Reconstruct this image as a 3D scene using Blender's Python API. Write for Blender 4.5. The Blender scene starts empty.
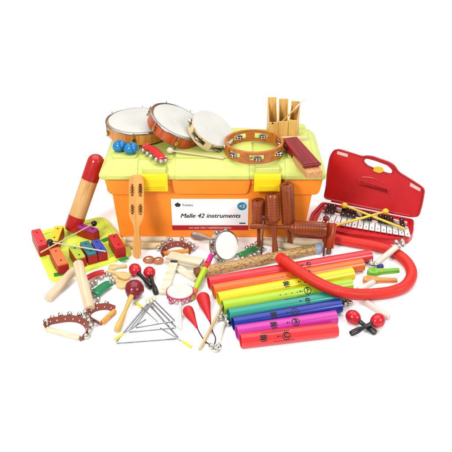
import bpy, bmesh, math, random
from mathutils import Vector, Matrix
random.seed(7)
PI = math.pi
sc = bpy.context.scene
COL = sc.collection
# ------------------------------------------------------------------ camera
D0, PIT, FPX = 2.3, math.radians(30), 690.0
CAM = Vector((0, -D0*math.cos(PIT), D0*math.sin(PIT)))
cd = bpy.data.cameras.new("camera"); cam = bpy.data.objects.new("camera", cd); COL.objects.link(cam)
cam.location = CAM; cam.rotation_euler = (math.radians(60), 0, 0)
cd.sensor_width = 36; cd.lens = 36*FPX/452; cd.clip_end = 200
sc.camera = cam
# ------------------------------------------------------------------ light
w = bpy.data.worlds.new("World"); sc.world = w; w.use_nodes = True
bg = w.node_tree.nodes["Background"]; bg.inputs[0].default_value = (1, 1, 1, 1); bg.inputs[1].default_value = 0.56
def area(name, loc, target, size, power, col=(1, 1, 1)):
    ld = bpy.data.lights.new(name, 'AREA'); ld.shape = 'SQUARE'; ld.size = size; ld.energy = power; ld.color = col
    o = bpy.data.objects.new(name, ld); COL.objects.link(o); o.location = loc
    o.rotation_euler = (Vector(target)-Vector(loc)).to_track_quat('-Z', 'Y').to_euler()
area("softbox_overhead", (0, 1.0, 3.6), (0, 0.9, 0), 4.6, 185)
area("softbox_key", (-1.5, -2.4, 2.1), (0, 0, 0.1), .8, 84, (1, .985, .96))
area("softbox_fill", (2.0, -1.8, 1.6), (0, 0, 0.1), .9, 36)
sc.view_settings.view_transform = 'Standard'; sc.view_settings.look = 'None'
sc.view_settings.exposure = 0.0; sc.view_settings.gamma = 1.0
KEXP = 1.62          # how far this light lifts a plain surface: real base colour = picture colour / KEXP
# ------------------------------------------------------------------ picture ray -> world point
def ray(px, py):
    x = (px-226)/FPX; y = -(py-226)/FPX
    return Vector((x, math.cos(PIT)+y*math.sin(PIT), -math.sin(PIT)+y*math.cos(PIT)))
def G(px, py, z=0.0):
    r = ray(px, py); return CAM+r*((z-CAM.z)/r.z)
def V(px, py, Y):
    r = ray(px, py); return CAM+r*((Y-CAM.y)/r.y)
def PL(px, py, o, n):
    r = ray(px, py); return CAM+r*((o-CAM).dot(n)/r.dot(n))
def ppx(p):          # pixels per metre at a world point
    return FPX/((p-CAM).dot(Vector((0, math.cos(PIT), -math.sin(PIT)))))
# ------------------------------------------------------------------ materials
def lin(h):
    h = h.lstrip('#'); o = []
    for i in (0, 2, 4):
        c = int(h[i:i+2], 16)/255
        o.append(c/12.92 if c <= .04045 else ((c+.055)/1.055)**2.4)
    return o
def rgb(h, k=None):
    k = KEXP if k is None else k
    return tuple(min(.85, c/k) for c in lin(h))+(1,)
MC = {}
def base(name):
    m = bpy.data.materials.new(name); m.use_nodes = True
    return m, m.node_tree, m.node_tree.nodes["Principled BSDF"]
def plastic(h, rough=.35, bump=.0006, var=.06, spec=.3, coat=0.0, k=None):
    coat *= .4; key = ('p', h, rough, bump, coat, k)
    if key in MC: return MC[key]
    m, t, b = base('plastic_'+h); c = rgb(h, k)
    tc = t.nodes.new('ShaderNodeTexCoord'); n = t.nodes.new('ShaderNodeTexNoise'); n.inputs['Scale'].default_value = 14; n.inputs['Detail'].default_value = 5
    t.links.new(tc.outputs['Object'], n.inputs['Vector'])
    r = t.nodes.new('ShaderNodeValToRGB'); r.color_ramp.elements[0].position = .3; r.color_ramp.elements[1].position = .7
    r.color_ramp.elements[0].color = tuple(x*(1-var*1.5) for x in c[:3])+(1,); r.color_ramp.elements[1].color = tuple(min(.9, x*(1+var)) for x in c[:3])+(1,)
    t.links.new(n.outputs['Fac'], r.inputs['Fac']); t.links.new(r.outputs['Color'], b.inputs['Base Color'])
    b.inputs['Roughness'].default_value = rough; b.inputs['Specular IOR Level'].default_value = spec; b.inputs['Coat Weight'].default_value = coat
    mr = t.nodes.new('ShaderNodeMapRange'); mr.inputs[3].default_value = rough*.75; mr.inputs[4].default_value = min(1, rough*1.35); t.links.new(n.outputs['Fac'], mr.inputs[0]); t.links.new(mr.outputs[0], b.inputs['Roughness'])
    if bump:
        n2 = t.nodes.new('ShaderNodeTexNoise'); n2.inputs['Scale'].default_value = 220; t.links.new(tc.outputs['Object'], n2.inputs['Vector'])
        bp = t.nodes.new('ShaderNodeBump'); bp.inputs['Distance'].default_value = bump; bp.inputs['Strength'].default_value = .5
        t.links.new(n2.outputs['Fac'], bp.inputs['Height']); t.links.new(bp.outputs['Normal'], b.inputs['Normal'])
    MC[key] = m; return m
def wood(h1, h2, rough=.5, sc_=(4, 60, 60), axis=0, coat=.0, bands=True):
    key = ('w', h1, h2, rough, axis, sc_)
    if key in MC: return MC[key]
    m, t, b = base('wood_'+h1)
    tc = t.nodes.new('ShaderNodeTexCoord'); mp = t.nodes.new('ShaderNodeMapping')
    s = [sc_[1], sc_[1], sc_[1]]; s[axis] = sc_[0]; mp.inputs['Scale'].default_value = s
    n = t.nodes.new('ShaderNodeTexNoise'); n.inputs['Scale'].default_value = 1.6; n.inputs['Detail'].default_value = 7; n.inputs['Distortion'].default_value = .6
    t.links.new(tc.outputs['Object'], mp.inputs['Vector']); t.links.new(mp.outputs['Vector'], n.inputs['Vector'])
    r = t.nodes.new('ShaderNodeValToRGB'); r.color_ramp.elements[0].position = .35; r.color_ramp.elements[1].position = .62
    r.color_ramp.elements[0].color = rgb(h2); r.color_ramp.elements[1].color = rgb(h1)
    t.links.new(n.outputs['Fac'], r.inputs['Fac']); t.links.new(r.outputs['Color'], b.inputs['Base Color'])
    bp = t.nodes.new('ShaderNodeBump'); bp.inputs['Distance'].default_value = .0005; bp.inputs['Strength'].default_value = .5
    t.links.new(n.outputs['Fac'], bp.inputs['Height']); t.links.new(bp.outputs['Normal'], b.inputs['Normal'])
    b.inputs['Roughness'].default_value = rough; b.inputs['Coat Weight'].default_value = coat*.4; b.inputs['Specular IOR Level'].default_value = .3
    MC[key] = m; return m
def metal(h='c8c4bc', rough=.22):
    key = ('m', h, rough)
    if key in MC: return MC[key]
    m, t, b = base('metal_'+h); b.inputs['Metallic'].default_value = 1
    tc = t.nodes.new('ShaderNodeTexCoord'); n = t.nodes.new('ShaderNodeTexNoise'); n.inputs['Scale'].default_value = 60
    t.links.new(tc.outputs['Object'], n.inputs['Vector'])
    r = t.nodes.new('ShaderNodeValToRGB'); c = lin(h)
    r.color_ramp.elements[0].color = tuple(x*.45 for x in c)+(1,); r.color_ramp.elements[1].color = tuple(c)+(1,)
    t.links.new(n.outputs['Fac'], r.inputs['Fac']); t.links.new(r.outputs['Color'], b.inputs['Base Color'])
    b.inputs['Roughness'].default_value = rough; MC[key] = m; return m
SILVER = metal('dcd6cc', .2); STEEL = metal('b4b6ba', .2); CHROME = metal('dcdcda', .12)
DARK = plastic('1b1a1c', .4, 0)
HEAD = plastic('edebe2', .6, .0006, .045, k=1.85)
PALE = wood('f4e2c2', 'e2c69a', .55)
PALEY = wood('f6dfae', 'e6c27c', .5)
ORW = wood('f2ab50', 'dc8432', .4, coat=.3)
HONEY = wood('eab765', 'd69a45', .4, coat=.2)
MAHOG = wood('b4582c', '753012', .3, coat=.3)
DKRED = wood('a01c22', '7c1219', .25, coat=.6)
LEATHER = plastic('9a4a3a', .6, .0008, .2)
RED = plastic('d81a2a', .22, 0, .04, coat=.4)
BLACKG = plastic('18171a', .25, 0, .1, coat=.3)
LIMEB = plastic('dcef4e', .45, k=1.25)
# ------------------------------------------------------------------ mesh builder (world coordinates)
I4 = Matrix.Identity(4)
def frame(p, x, up=(0, 0, 1)):
    x = Vector(x).normalized(); up = Vector(up)
    if abs(x.dot(up.normalized())) > .995: up = Vector((0, 1, 0))
    y = up.cross(x).normalized(); z = x.cross(y)
    m = Matrix((x, y, z)).transposed().to_4x4(); m.translation = p; return m
def T(x, y, z): return Matrix.Translation((x, y, z))
class MB:
    def __init__(s): s.v = []; s.f = []
    def add(s, vs, fs, M=I4):
        n = len(s.v); s.v += [M @ Vector(v) for v in vs]; s.f += [tuple(i+n for i in f) for f in fs]; return s
    def box(s, M, x0, x1, y0, y1, z0, z1, tx=0, ty=0):
        vs = [(x0, y0, z0), (x1, y0, z0), (x1, y1, z0), (x0, y1, z0), (x0+tx, y0+ty, z1), (x1-tx, y0+ty, z1), (x1-tx, y1-ty, z1), (x0+tx, y1-ty, z1)]
        return s.add(vs, [(0, 3, 2, 1), (4, 5, 6, 7), (0, 1, 5, 4), (1, 2, 6, 5), (2, 3, 7, 6), (3, 0, 4, 7)], M)
    def lathe(s, M, prof, seg=28, close=False):       # profile (x, r) about local X
        vs = []; fs = []
        for x, r in prof:
            for k in range(seg):
                a = 2*PI*k/seg; vs.append((x, r*math.cos(a), r*math.sin(a)))
        n = len(prof)
        for i in range(n if close else n-1):
            j = (i+1) % n
            for k in range(seg):
                k2 = (k+1) % seg; fs.append((i*seg+k, i*seg+k2, j*seg+k2, j*seg+k))
        if not close:
            if prof[0][1] > 1e-5: fs.append(tuple(range(seg))[::-1])
            if prof[-1][1] > 1e-5: fs.append(tuple((n-1)*seg+k for k in range(seg)))
        return s.add(vs, fs, M)
    def ball(s, c, r, M=None, seg=20, squash=(1, 1, 1)):
        prof = [(-r*math.cos(PI*i/12), max(1e-6, r*math.sin(PI*i/12))) for i in range(13)]
        MM = (M.copy() if M else I4.copy()); S = Matrix.Diagonal((*squash, 1))
        if M is None: MM = Matrix.Translation(c)
        else: MM = M @ Matrix.Translation(c)
        return s.lathe(MM @ S, prof, seg)
    def tube(s, pts, r, seg=12, cap=True, cyc=False, hollow=False):
        pts = [Vector(p) for p in pts]; n = len(pts)
        R = r if isinstance(r, (list, tuple)) else [r]*n
        vs = []; fs = []; up = None
        for i, p in enumerate(pts):
            a = pts[(i-1) % n] if (cyc or i > 0) else p; b = pts[(i+1) % n] if (cyc or i < n-1) else p
            t = (b-a).normalized()
            if up is None: up = Vector((0, 0, 1)) if abs(t.z) < .9 else Vector((0, 1, 0))
            y = up.cross(t).normalized(); z = t.cross(y); up = z
            for k in range(seg):
                q = 2*PI*k/seg; vs.append(p+R[i]*(math.cos(q)*y+math.sin(q)*z))
        for i in range(n if cyc else n-1):
            j = (i+1) % n
            for k in range(seg):
                k2 = (k+1) % seg; fs.append((i*seg+k, i*seg+k2, j*seg+k2, j*seg+k))
        if cap and not cyc: fs.append(tuple(range(seg))[::-1]); fs.append(tuple((n-1)*seg+k for k in range(seg)))
        return s.add(vs, fs)
    def plate(s, M, outlines, z0, z1, bev=0.0, smooth=False):   # polygon (with holes) in local XY
        cu = bpy.data.curves.new('tmp', 'CURVE'); cu.dimensions = '2D'; cu.fill_mode = 'BOTH'
        cu.extrude = max(0, (z1-z0)/2-bev); cu.bevel_depth = bev; cu.bevel_resolution = 2; cu.offset = -bev
        for ol in outlines:
            sp = cu.splines.new('POLY'); sp.points.add(len(ol)-1); sp.use_cyclic_u = True
            for i, (x, y) in enumerate(ol): sp.points[i].co = (x, y, 0, 1)
        o = bpy.data.objects.new('tmp', cu); COL.objects.link(o)
        me = bpy.data.meshes.new_from_object(o.evaluated_get(bpy.context.evaluated_depsgraph_get()))
        s.add([(q.co.x, q.co.y, q.co.z+(z0+z1)/2) for q in me.vertices], [tuple(p.vertices) for p in me.polygons], M)
        bpy.data.objects.remove(o); bpy.data.curves.remove(cu); bpy.data.meshes.remove(me); return s
    def text(s, M, body, size, shear=0, bold=0, map_=None, depth=.0003):
        cu = bpy.data.curves.new('tmp', 'FONT'); cu.body = body; cu.size = size; cu.shear = shear; cu.offset = bold
        cu.align_x = 'CENTER'; cu.align_y = 'CENTER'; cu.extrude = depth; cu.resolution_u = 4
        o = bpy.data.objects.new('tmp', cu); COL.objects.link(o)
        me = bpy.data.meshes.new_from_object(o.evaluated_get(bpy.context.evaluated_depsgraph_get()))
        vs = [(q.co.x, q.co.y, q.co.z) for q in me.vertices]
        if map_: vs = [map_(v) for v in vs]
        s.add(vs, [tuple(p.vertices) for p in me.polygons], M)
        bpy.data.objects.remove(o); bpy.data.curves.remove(cu); bpy.data.meshes.remove(me); return s
    def build(s, name, mat, root=None, smooth=True, bevel=0, parent=None):
        me = bpy.data.meshes.new(name)
        inv = ROOTM[root.name].inverted() if root else I4
        me.from_pydata([inv @ v for v in s.v], [], s.f); me.update()
        bm = bmesh.new(); bm.from_mesh(me); bmesh.ops.remove_doubles(bm, verts=bm.verts, dist=2e-6)
        bmesh.ops.recalc_face_normals(bm, faces=bm.faces)
        for f in bm.faces: f.smooth = smooth
        if smooth:
            for e in bm.edges:
                if len(e.link_faces) == 2 and e.calc_face_angle(0) > .7: e.smooth = False
        bm.to_mesh(me); bm.free()
        me.materials.append(mat)
        o = bpy.data.objects.new(name, me); COL.objects.link(o)
        if root: o.parent = parent or root
        if bevel:
            b = o.modifiers.new('b', 'BEVEL'); b.width = bevel; b.segments = 3; b.limit_method = 'ANGLE'; b.angle_limit = .6
        return o
ROOTM = {}
def thing(name, label, cat, M, group=None):
    if not isinstance(M, Matrix): M = Matrix.Translation(M)
    o = bpy.data.objects.new(name, None); COL.objects.link(o); o.empty_display_size = .02
    o.matrix_world = M; ROOTM[o.name] = M.copy()
    o['label'] = label; o['category'] = cat
    if group: o['group'] = group
    return o
def catmull(P, n=10, cyc=False):
    P = [Vector(p) for p in P]; out = []; m = len(P)
    for i in range(m if cyc else m-1):
        g = (lambda k: P[k % m]) if cyc else (lambda k: P[max(0, min(m-1, k))])
        a, b, c, d = g(i-1), g(i), g(i+1), g(i+2)
        for k in range(n):
            t = k/n; out.append(.5*((2*b)+(c-a)*t+(2*a-5*b+4*c-d)*t*t+(3*b-a-3*c+d)*t**3))
    if not cyc: out.append(P[-1])
    return out
def rrect(x0, x1, y0, y1, r, n=5):
    o = []
    for cx, cy, a0 in ((x1-r, y1-r, 0), (x0+r, y1-r, 90), (x0+r, y0+r, 180), (x1-r, y0+r, 270)):
        for k in range(n+1):
            a = math.radians(a0+90*k/n); o.append((cx+r*math.cos(a), cy+r*math.sin(a)))
    return o
def roundpoly(P, r=.01, n=4):
    out = []; m = len(P)
    for i in range(m):
        p = Vector(P[i]); a = Vector(P[i-1])-p; b = Vector(P[(i+1) % m])-p
        ra = min(r, a.length*.45); rb = min(r, b.length*.45); A = p+a.normalized()*ra; B = p+b.normalized()*rb
        for k in range(n+1):
            t = k/n; q = A*(1-t)**2+p*2*t*(1-t)+B*t*t; out.append((q.x, q.y))
    return out
# ---- shared jingle bell mesh
_bell = None
def bell(root, c, r=.009, parent=None, mat=None):
    """round jingle bell with a slot, one child each"""
    global _bell
    if _bell is None:
        mb = MB(); mb.ball((0, 0, 0), 1); mb.tube([(1.0*math.cos(a), 1.0*math.sin(a), 0) for a in [2*PI*k/20 for k in range(20)]], .09, 6, cyc=True)
        o = mb.build('bell', SILVER); _bell = o.data; bpy.data.objects.remove(o)
        mb = MB(); A_ = [-.75+1.5*k/10 for k in range(11)]; mb.tube([(.97*math.sin(a), 0, .97*math.cos(a)) for a in A_], .07, 6)
        o = mb.build('bell_slot', DARK, smooth=False); bell.slot = o.data; bpy.data.objects.remove(o)
    o = bpy.data.objects.new('bell', _bell); COL.objects.link(o); o.parent = parent or root
    R = Matrix.Rotation(random.uniform(-.9, .9), 4, 'X') @ Matrix.Rotation(random.uniform(-.9, .9), 4, 'Y') @ Matrix.Rotation(random.random()*3, 4, 'Z')
    o.matrix_local = ROOTM[root.name].inverted() @ Matrix.Translation(c) @ Matrix.Rotation(.7, 4, 'X') @ R @ Matrix.Diagonal((r, r, r*.94, 1))
    s = bpy.data.objects.new('bell_slot', bell.slot); COL.objects.link(s); s.parent = o
    return o
# ------------------------------------------------------------------ setting
def ground_mat():
    m, t, b = base('white_table'); n = t.nodes.new('ShaderNodeTexNoise'); n.inputs['Scale'].default_value = 3
    r = t.nodes.new('ShaderNodeValToRGB'); r.color_ramp.elements[0].color = (.9, .9, .9, 1); r.color_ramp.elements[1].color = (.92, .92, .92, 1)
    t.links.new(n.outputs['Fac'], r.inputs['Fac']); t.links.new(r.outputs['Color'], b.inputs['Base Color']); b.inputs['Roughness'].default_value = .7
    return m
g = MB().add([(-12, -8, 0), (12, -8, 0), (12, 14, 0), (-12, 14, 0)], [(0, 1, 2, 3)]).build('ground', ground_mat(), smooth=False); g['kind'] = 'structure'

# ================================================================== STORAGE BOX
ORG = plastic('ff8e2a', .38, .0004, .03, k=1.12); LID = plastic('e6f080', .4, .0004, .04); YEL = plastic('ffd016', .35, .0003, .02, k=1.2)
zt = .275
t = thing('storage_box', 'large orange plastic trunk with lime lid, yellow latches and a white title label', 'storage box', (-.045, .06, 0))
b = MB()
vs = [(-.343, -.075, 0), (.250, -.075, 0), (.250, .18, 0), (-.343, .18, 0), (-.358, -.092, .222), (.274, -.092, .222), (.274, .2, .222), (-.358, .2, .222)]
b.add(vs, [(0, 3, 2, 1), (4, 5, 6, 7), (0, 1, 5, 4), (1, 2, 6, 5), (2, 3, 7, 6), (3, 0, 4, 7)])
b.build('body', ORG, t, False, .006)
# raised rim lobes around the top of the body
def lobe(x0, x1, z0, z1, y0, y1, rr=.014, taper=.006):
    m = MB(); o = [(x0, z1), (x0+taper, z0+rr), (x0+taper+rr*.35, z0+rr*.3), (x0+taper+rr, z0), (x1-taper-rr, z0), (x1-taper-rr*.35, z0+rr*.3), (x1-taper, z0+rr), (x1, z1)]
    n = len(o); vs = []
    for yy in (y0, y1):
        for (x, z) in o: vs.append((x, yy+(0.004*(z1-z)/(z1-z0)*2 if yy == y0 else 0), z))
    m.add(vs, [tuple(range(n)), tuple(range(n, 2*n))]+[(i, (i+1) % n, n+(i+1) % n, n+i) for i in range(n)]); return m
Yr = -.104
X = lambda px, py=187: V(px, py, Yr).x
lobe(X(105), X(139.5), .166, .2215, Yr, -.08).build('rim', ORG, t, False, .003)
lobe(X(171.5), X(251), .168, .2215, Yr, -.08).build('rim', ORG, t, False, .003)
lobe(X(283), X(322.5), .166, .2215, Yr, -.08).build('rim', ORG, t, False, .003)
for qa, qb in ((139.5, 171.5), (251, 283)): MB().box(I4, X(qa)+.001, X(qb)-.001, -.098, -.08, .205, .2212).build('rim', ORG, t, False, .002)
for sx in (-1, 1):
    xo = -.371 if sx < 0 else .290
    m = MB(); m.box(I4, min(xo, xo-sx*.03), max(xo, xo-sx*.03), -.077, .19, .168, .2205); m.build('rim', ORG, t, False, .004)
# lid
b = MB(); x0, x1, y0, y1 = -.386, .305, -.112, .205
def ringlid(x0, x1, y0, y1, z): return [(x0, y0, z), (x1, y0, z), (x1, y1, z), (x0, y1, z)]
L = [ringlid(x0+.004, x1-.004, y0+.004, y1, .2235), ringlid(x0, x1, y0, y1, .240), ringlid(x0+.004, x1-.004, y0+.005, y1-.003, .247), ringlid(x0+.022, x1-.022, y0+.030, y1-.01, .266), ringlid(x0+.034, x1-.034, y0+.046, y1-.016, .2700)]
vs = sum(L, []); fs = [(0, 3, 2, 1), (16, 17, 18, 19)]
for i in range(4):
    for k in range(4): fs.append((i*4+k, i*4+(k+1) % 4, (i+1)*4+(k+1) % 4, (i+1)*4+k))
lid = b.add(vs, fs).build('lid', LID, t, False, .004)
for a, c in ((-.350, -.275), (-.155, .082), (.19, .268)):
    MB().plate(I4, [rrect(a, c, -.058, .182, .012)], .267, zt+.002, .002).build('lid_panel', LID, t, False, 0, lid)
for a, c in ((-.268, -.162), (.089, .183)):
    MB().plate(I4, [rrect(a, c, -.062, .182, .012)], .266, .2725, .001).build('lid_panel', plastic('deea70', .4, .0004, .04), t, False, 0, lid)
def xl(px): return V(px, 178, -.112).x
for qa, qb in ((101.5, 139), (174, 250.5), (284, 324.5)):
    pf_ = [(-.1135, .2265), (-.1150, .240), (-.1105, .2485), (-.0835, .2705), (-.064, .2755), (-.064, .262), (-.100, .236), (-.104, .2265)]; n = len(pf_)
    a, c2 = xl(qa), xl(qb); m = MB().add([(a+(.010+(z-.2265)*.55 if qa < 105 else .004), y, z) for y, z in pf_]+[(c2-(.010+(z-.2265)*.55 if qb > 320 else .004), y, z) for y, z in pf_], [tuple(range(n)), tuple(range(n, 2*n))]+[(i, (i+1) % n, n+(i+1) % n, n+i) for i in range(n)])
    m.build('lid_panel', LID, t, False, .002, lid)
for cx in (-.30, .235):
    MB().lathe(frame((cx-.035, .185, .262), (1, 0, 0)), [(0, .004), (.004, .02), (.012, .026), (.058, .026), (.066, .02), (.07, .004)], 24).build('hinge', LID, t, True, 0, lid)
# latches
for pa, pb in ((142, 168), (254, 280.5)):
    a = V(pa, 187, -.118).x; c = V(pb, 187, -.118).x
    m = MB(); prof = [(-.114, .250), (-.121, .244), (-.123, .232), (-.120, .19), (-.110, .1895), (-.110, .245)]
    n = len(prof); m.add([(a, y, z) for y, z in prof]+[(c, y, z) for y, z in prof], [tuple(range(n)), tuple(range(n, 2*n))]+[(i, (i+1) % n, n+(i+1) % n, n+i) for i in range(n)])
    lt = m.build('latch', YEL, t, False, .0015)
    m = MB()
    for k in range(3): m.box(I4, a+.012, c-.012, -.1245, -.119, .196+k*.006, .1985+k*.006)
    m.build('grip_rib', YEL, t, False, .0006, lt)
    MB().box(I4, a+.004, c-.004, -.116, -.060, .2485, .2665).build('latch_recess', LID, t, False, .003, lid)
# label plate on the sloping front
fo = Vector((0, -.075, 0)); fn = Vector((0, -.222, -.017)).normalized(); fu = Vector((0, -.017, .222)).normalized()
fo2 = fo+fn*.0022
A = PL(172.5, 230, fo2, fn); B = PL(248, 229.5, fo2, fn); C_ = PL(172.5, 199.2, fo2, fn)
W = B.x-A.x; H = (C_-A).dot(fu)
LM = Matrix((Vector((1, 0, 0)), fu, fn)).transposed().to_4x4(); LM.translation = A
if LM.to_3x3().determinant() < 0: LM = Matrix((Vector((1, 0, 0)), fu, fn)).transposed().to_4x4(); LM.translation = A
lp = MB().box(LM, 0, W, H*.155, H, -.004, 0).build('label_plate', plastic('fbfbff', .4, 0, .01, k=1.15), t, False, .0003)
MB().box(LM, 0, W, 0, H*.153, -.004, 0.0002).build('label_band', plastic('d3222c', .4, 0, .02), t, False, 0, lp)
INK = plastic('20242c', .5, 0, 0)
m = MB(); m.text(LM @ T(W*.5, H*.47, .0008), 'Malle 42 instruments', W*.0925, .28, 0).text(LM @ T(W*.5+.0006, H*.47+.0002, .0009), 'Malle 42 instruments', W*.0925, .28, 0); m.build('title_text', INK, t, False, 0, lp)
m = MB(); m.text(LM @ T(W*.215, H*.82, .0008), 'fuzeau', W*.055, 0, 0); m.build('small_text', plastic('8c9096', .5, 0, 0), t, False, 0, lp)
m = MB()
for k, (dx, dy) in enumerate(((-.0055, .001), (.0055, .001), (0, .005), (-.003, -.003), (.003, -.003))): m.plate(LM @ T(W*.085+dx, H*.82+dy, 0), [[(.0042*math.cos(q*PI/5), .0038*math.sin(q*PI/5)) for q in range(10)]], .0002+k*.0001, .0008+k*.0001)
m.build('emblem', INK, t, False, 0, lp)
m = MB().plate(LM @ T(W*.915, H*.78, 0), [[(.0145*math.cos(q*PI/20), .0145*math.sin(q*PI/20)) for q in range(40)]], 0, .0012)
st = m.build('round_sticker', plastic('2aa3cf', .4, 0, 0), t, False, 0, lp)
m = MB().text(LM @ T(W*.915, H*.78, .0015), '+3', .018, .1, .0006); m.build('sticker_text', plastic('e4f4fb', .4, 0, 0), t, False, 0, lp)
m = MB(); m.box(LM, W*.885, W*.965, H*.205, H*.245, 0, .0006); m.build('small_text', plastic('505560', .5, 0, 0), t, False, 0, lp)
m = MB(); xx = W*.22
while xx < W*.78:
    k_ = random.choice((1, 2, 2, 3)); y_ = H*.05; h_ = H*random.choice((.045, .045, .065))
    m.box(LM, xx, xx+.0009, y_, y_+h_, 0, .0009)
    if k_ > 1: m.box(LM, xx+.0009, xx+.0026, y_+H*.033, y_+H*.045, 0, .0009)
    if k_ > 1: m.box(LM, xx+.0026, xx+.0034, y_, y_+H*.033, 0, .0009)
    if k_ > 2: m.box(LM, xx+.0009, xx+.0026, y_, y_+H*.012, 0, .0009)
    xx += (.0048 if k_ > 1 else .0024)+(0.003 if random.random() < .17 else 0)
m.build('band_text', plastic('f6e9ea', .5, 0, 0), t, False, 0, lp)

# ================================================================== DRUMS AND TAMBOURINES ON THE LID
def nframe(c, n, xdir=(1, 0, 0)):        # local X = normal n
    n = Vector(n).normalized(); return frame(c, n, Vector(xdir)-n*n.dot(Vector(xdir)))
def hand_drum(name, label, c, n, R, h, fm, lugs, rot=0, lugcol=metal('cfae78', .25)):
    M = nframe(c, n); t = thing(name, label, 'drum', M @ T(-h, 0, 0), 'hand drums on the lid')
    MB().lathe(M, [(-h, R), (-.004, R), (-.004, R-.006), (-h, R-.006)], 56, True).build('frame', fm, t, True, .0008)
    MB().lathe(M, [(-.006, R-.0065), (.0005, R-.007), (.0015, R-.012), (.0012, R*.5), (.001, 1e-5)], 56).build('drumhead', HEAD, t)
    MB().tube([M @ Vector((-.003, (R+.0012)*math.cos(a), (R+.0012)*math.sin(a))) for a in [2*PI*k/64 for k in range(64)]], .0028, 8, cyc=True).build('hoop', STEEL, t)
    for k in range(lugs):
        a = rot+2*PI*k/lugs; Mk = M @ Matrix.Rotation(a, 4, 'X') @ T(0, 0, R+.001)
        m = MB(); m.box(Mk, -h*.75, -h*.45, -.005, .005, 0, .006); m.tube([Mk @ Vector((-h*.45, 0, .005)), Mk @ Vector((.002, 0, .005))], .0018, 8); m.ball((-h*.8, 0, .005), .003, Mk)
        m.build('tuning_lug', lugcol, t, False)
    return t
hand_drum('hand_drum', 'round white drumhead in a light orange wood frame, leftmost on the lid', G(138.2, 119.8, zt+.052), (.02, -.05, 1), .103, .042, ORW, 6, .5)
hand_drum('hand_drum', 'tilted white drumhead in a reddish brown frame with lugs, leaning between two other drums', G(179, 120.5, zt+.070), (.42, -.12, .9), .0925, .040, wood('dd6a2a', 'b5441a', .35, coat=.4), 7, .3)

def slotted_ring(M, R, th, h, slots, N=96, half=5):
    """hoop about local X, x from 0..h, with rectangular jingle slots"""
    xs = [0, h*.26, h*.74, h]; vs = []; fs = []
    for k in range(N):
        a = 2*PI*k/N
        for r in (R, R-th):
            for x in xs: vs.append((x, r*math.cos(a), r*math.sin(a)))
    idx = lambda k, i, j: (k % N)*8+i*4+j
    open_ = set()
    for s_ in slots:
        c = int(round(s_/(2*PI)*N))
        for d in range(-half, half): open_.add((c+d) % N)
    for k in range(N):
        for j in range(3):
            if j == 1 and k in open_: continue
            fs.append((idx(k, 0, j), idx(k+1, 0, j), idx(k+1, 0, j+1), idx(k, 0, j+1)))
            fs.append((idx(k, 1, j), idx(k, 1, j+1), idx(k+1, 1, j+1), idx(k+1, 1, j)))
        fs.append((idx(k, 0, 0), idx(k, 1, 0), idx(k+1, 1, 0), idx(k+1, 0, 0))); fs.append((idx(k, 0, 3), idx(k+1, 0, 3), idx(k+1, 1, 3), idx(k, 1, 3)))
        if k in open_:
            fs.append((idx(k, 0, 1), idx(k+1, 0, 1), idx(k+1, 1, 1), idx(k, 1, 1))); fs.append((idx(k, 0, 2), idx(k, 1, 2), idx(k+1, 1, 2), idx(k+1, 0, 2)))
            if (k-1) % N not in open_: fs.append((idx(k, 0, 1), idx(k, 1, 1), idx(k, 1, 2), idx(k, 0, 2)))
            if (k+1) % N not in open_: fs.append((idx(k+1, 0, 1), idx(k+1, 0, 2), idx(k+1, 1, 2), idx(k+1, 1, 1)))
    return MB().add(vs, fs, M)
def jingles(t, M, R, h, slots, r=.0125):
    for s_ in slots:
        Mk = M @ Matrix.Rotation(s_, 4, 'X')
        m = MB()
        for x in (h*.42, h*.55):
            m.lathe(Mk @ T(x, R-.003, 0), [(-.0012, r), (0, r*.95), (.002, r*.45), (.001, r*.1), (-.001, r*.1), (-.0015, r*.5)], 20, True)
        m.tube([Mk @ Vector((h*.2, R-.003, 0)), Mk @ Vector((h*.8, R-.003, 0))], .001, 6)
        m.build('jingle', SILVER, t)
# ring tambourine flat on lid
c = G(253.8, 151.8, zt+.002); R = .0915
t = thing('tambourine', 'open orange wood tambourine ring with silver jingles lying flat on the lime lid', 'tambourine', c)
M = nframe(c, (0, 0, 1)); sl = [2*PI*(k+.1)/7 for k in range(7)]
slotted_ring(M, R, .008, .038, sl, 96, 4).build('frame', wood('d98232', 'b96324', .35, coat=.3), t, True, .0008)
jingles(t, M, R, .038, sl, .0125)
# headed half moon tambourine
n = Vector((.50, -.30, .81)); c = G(213.5, 128, zt+.060)
M = nframe(c-n.normalized()*.036, n); t = thing('tambourine', 'pale wood tambourine with white skin and jingles, leaning behind the orange ring', 'tambourine', M)
sl = [2*PI*(k+.35)/6 for k in range(6)]
slotted_ring(M, .073, .007, .036, sl, 84, 5).build('frame', wood('f0dcb0', 'dcc08a', .45), t, True, .0008)
jingles(t, M, .073, .036, sl, .011)
MB().lathe(M @ T(.036, 0, 0), [(-.002, .0732), (.0006, .0725), (.0012, .072), (.001, .04), (.001, 1e-5)], 56).build('drumhead', HEAD, t)
for k in range(12):
    a = 2*PI*k/12; MB().ball((.031, .0733*math.cos(a), .0733*math.sin(a)), .0024, M, 8).build('tack', metal('a08050', .3), t)
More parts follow.
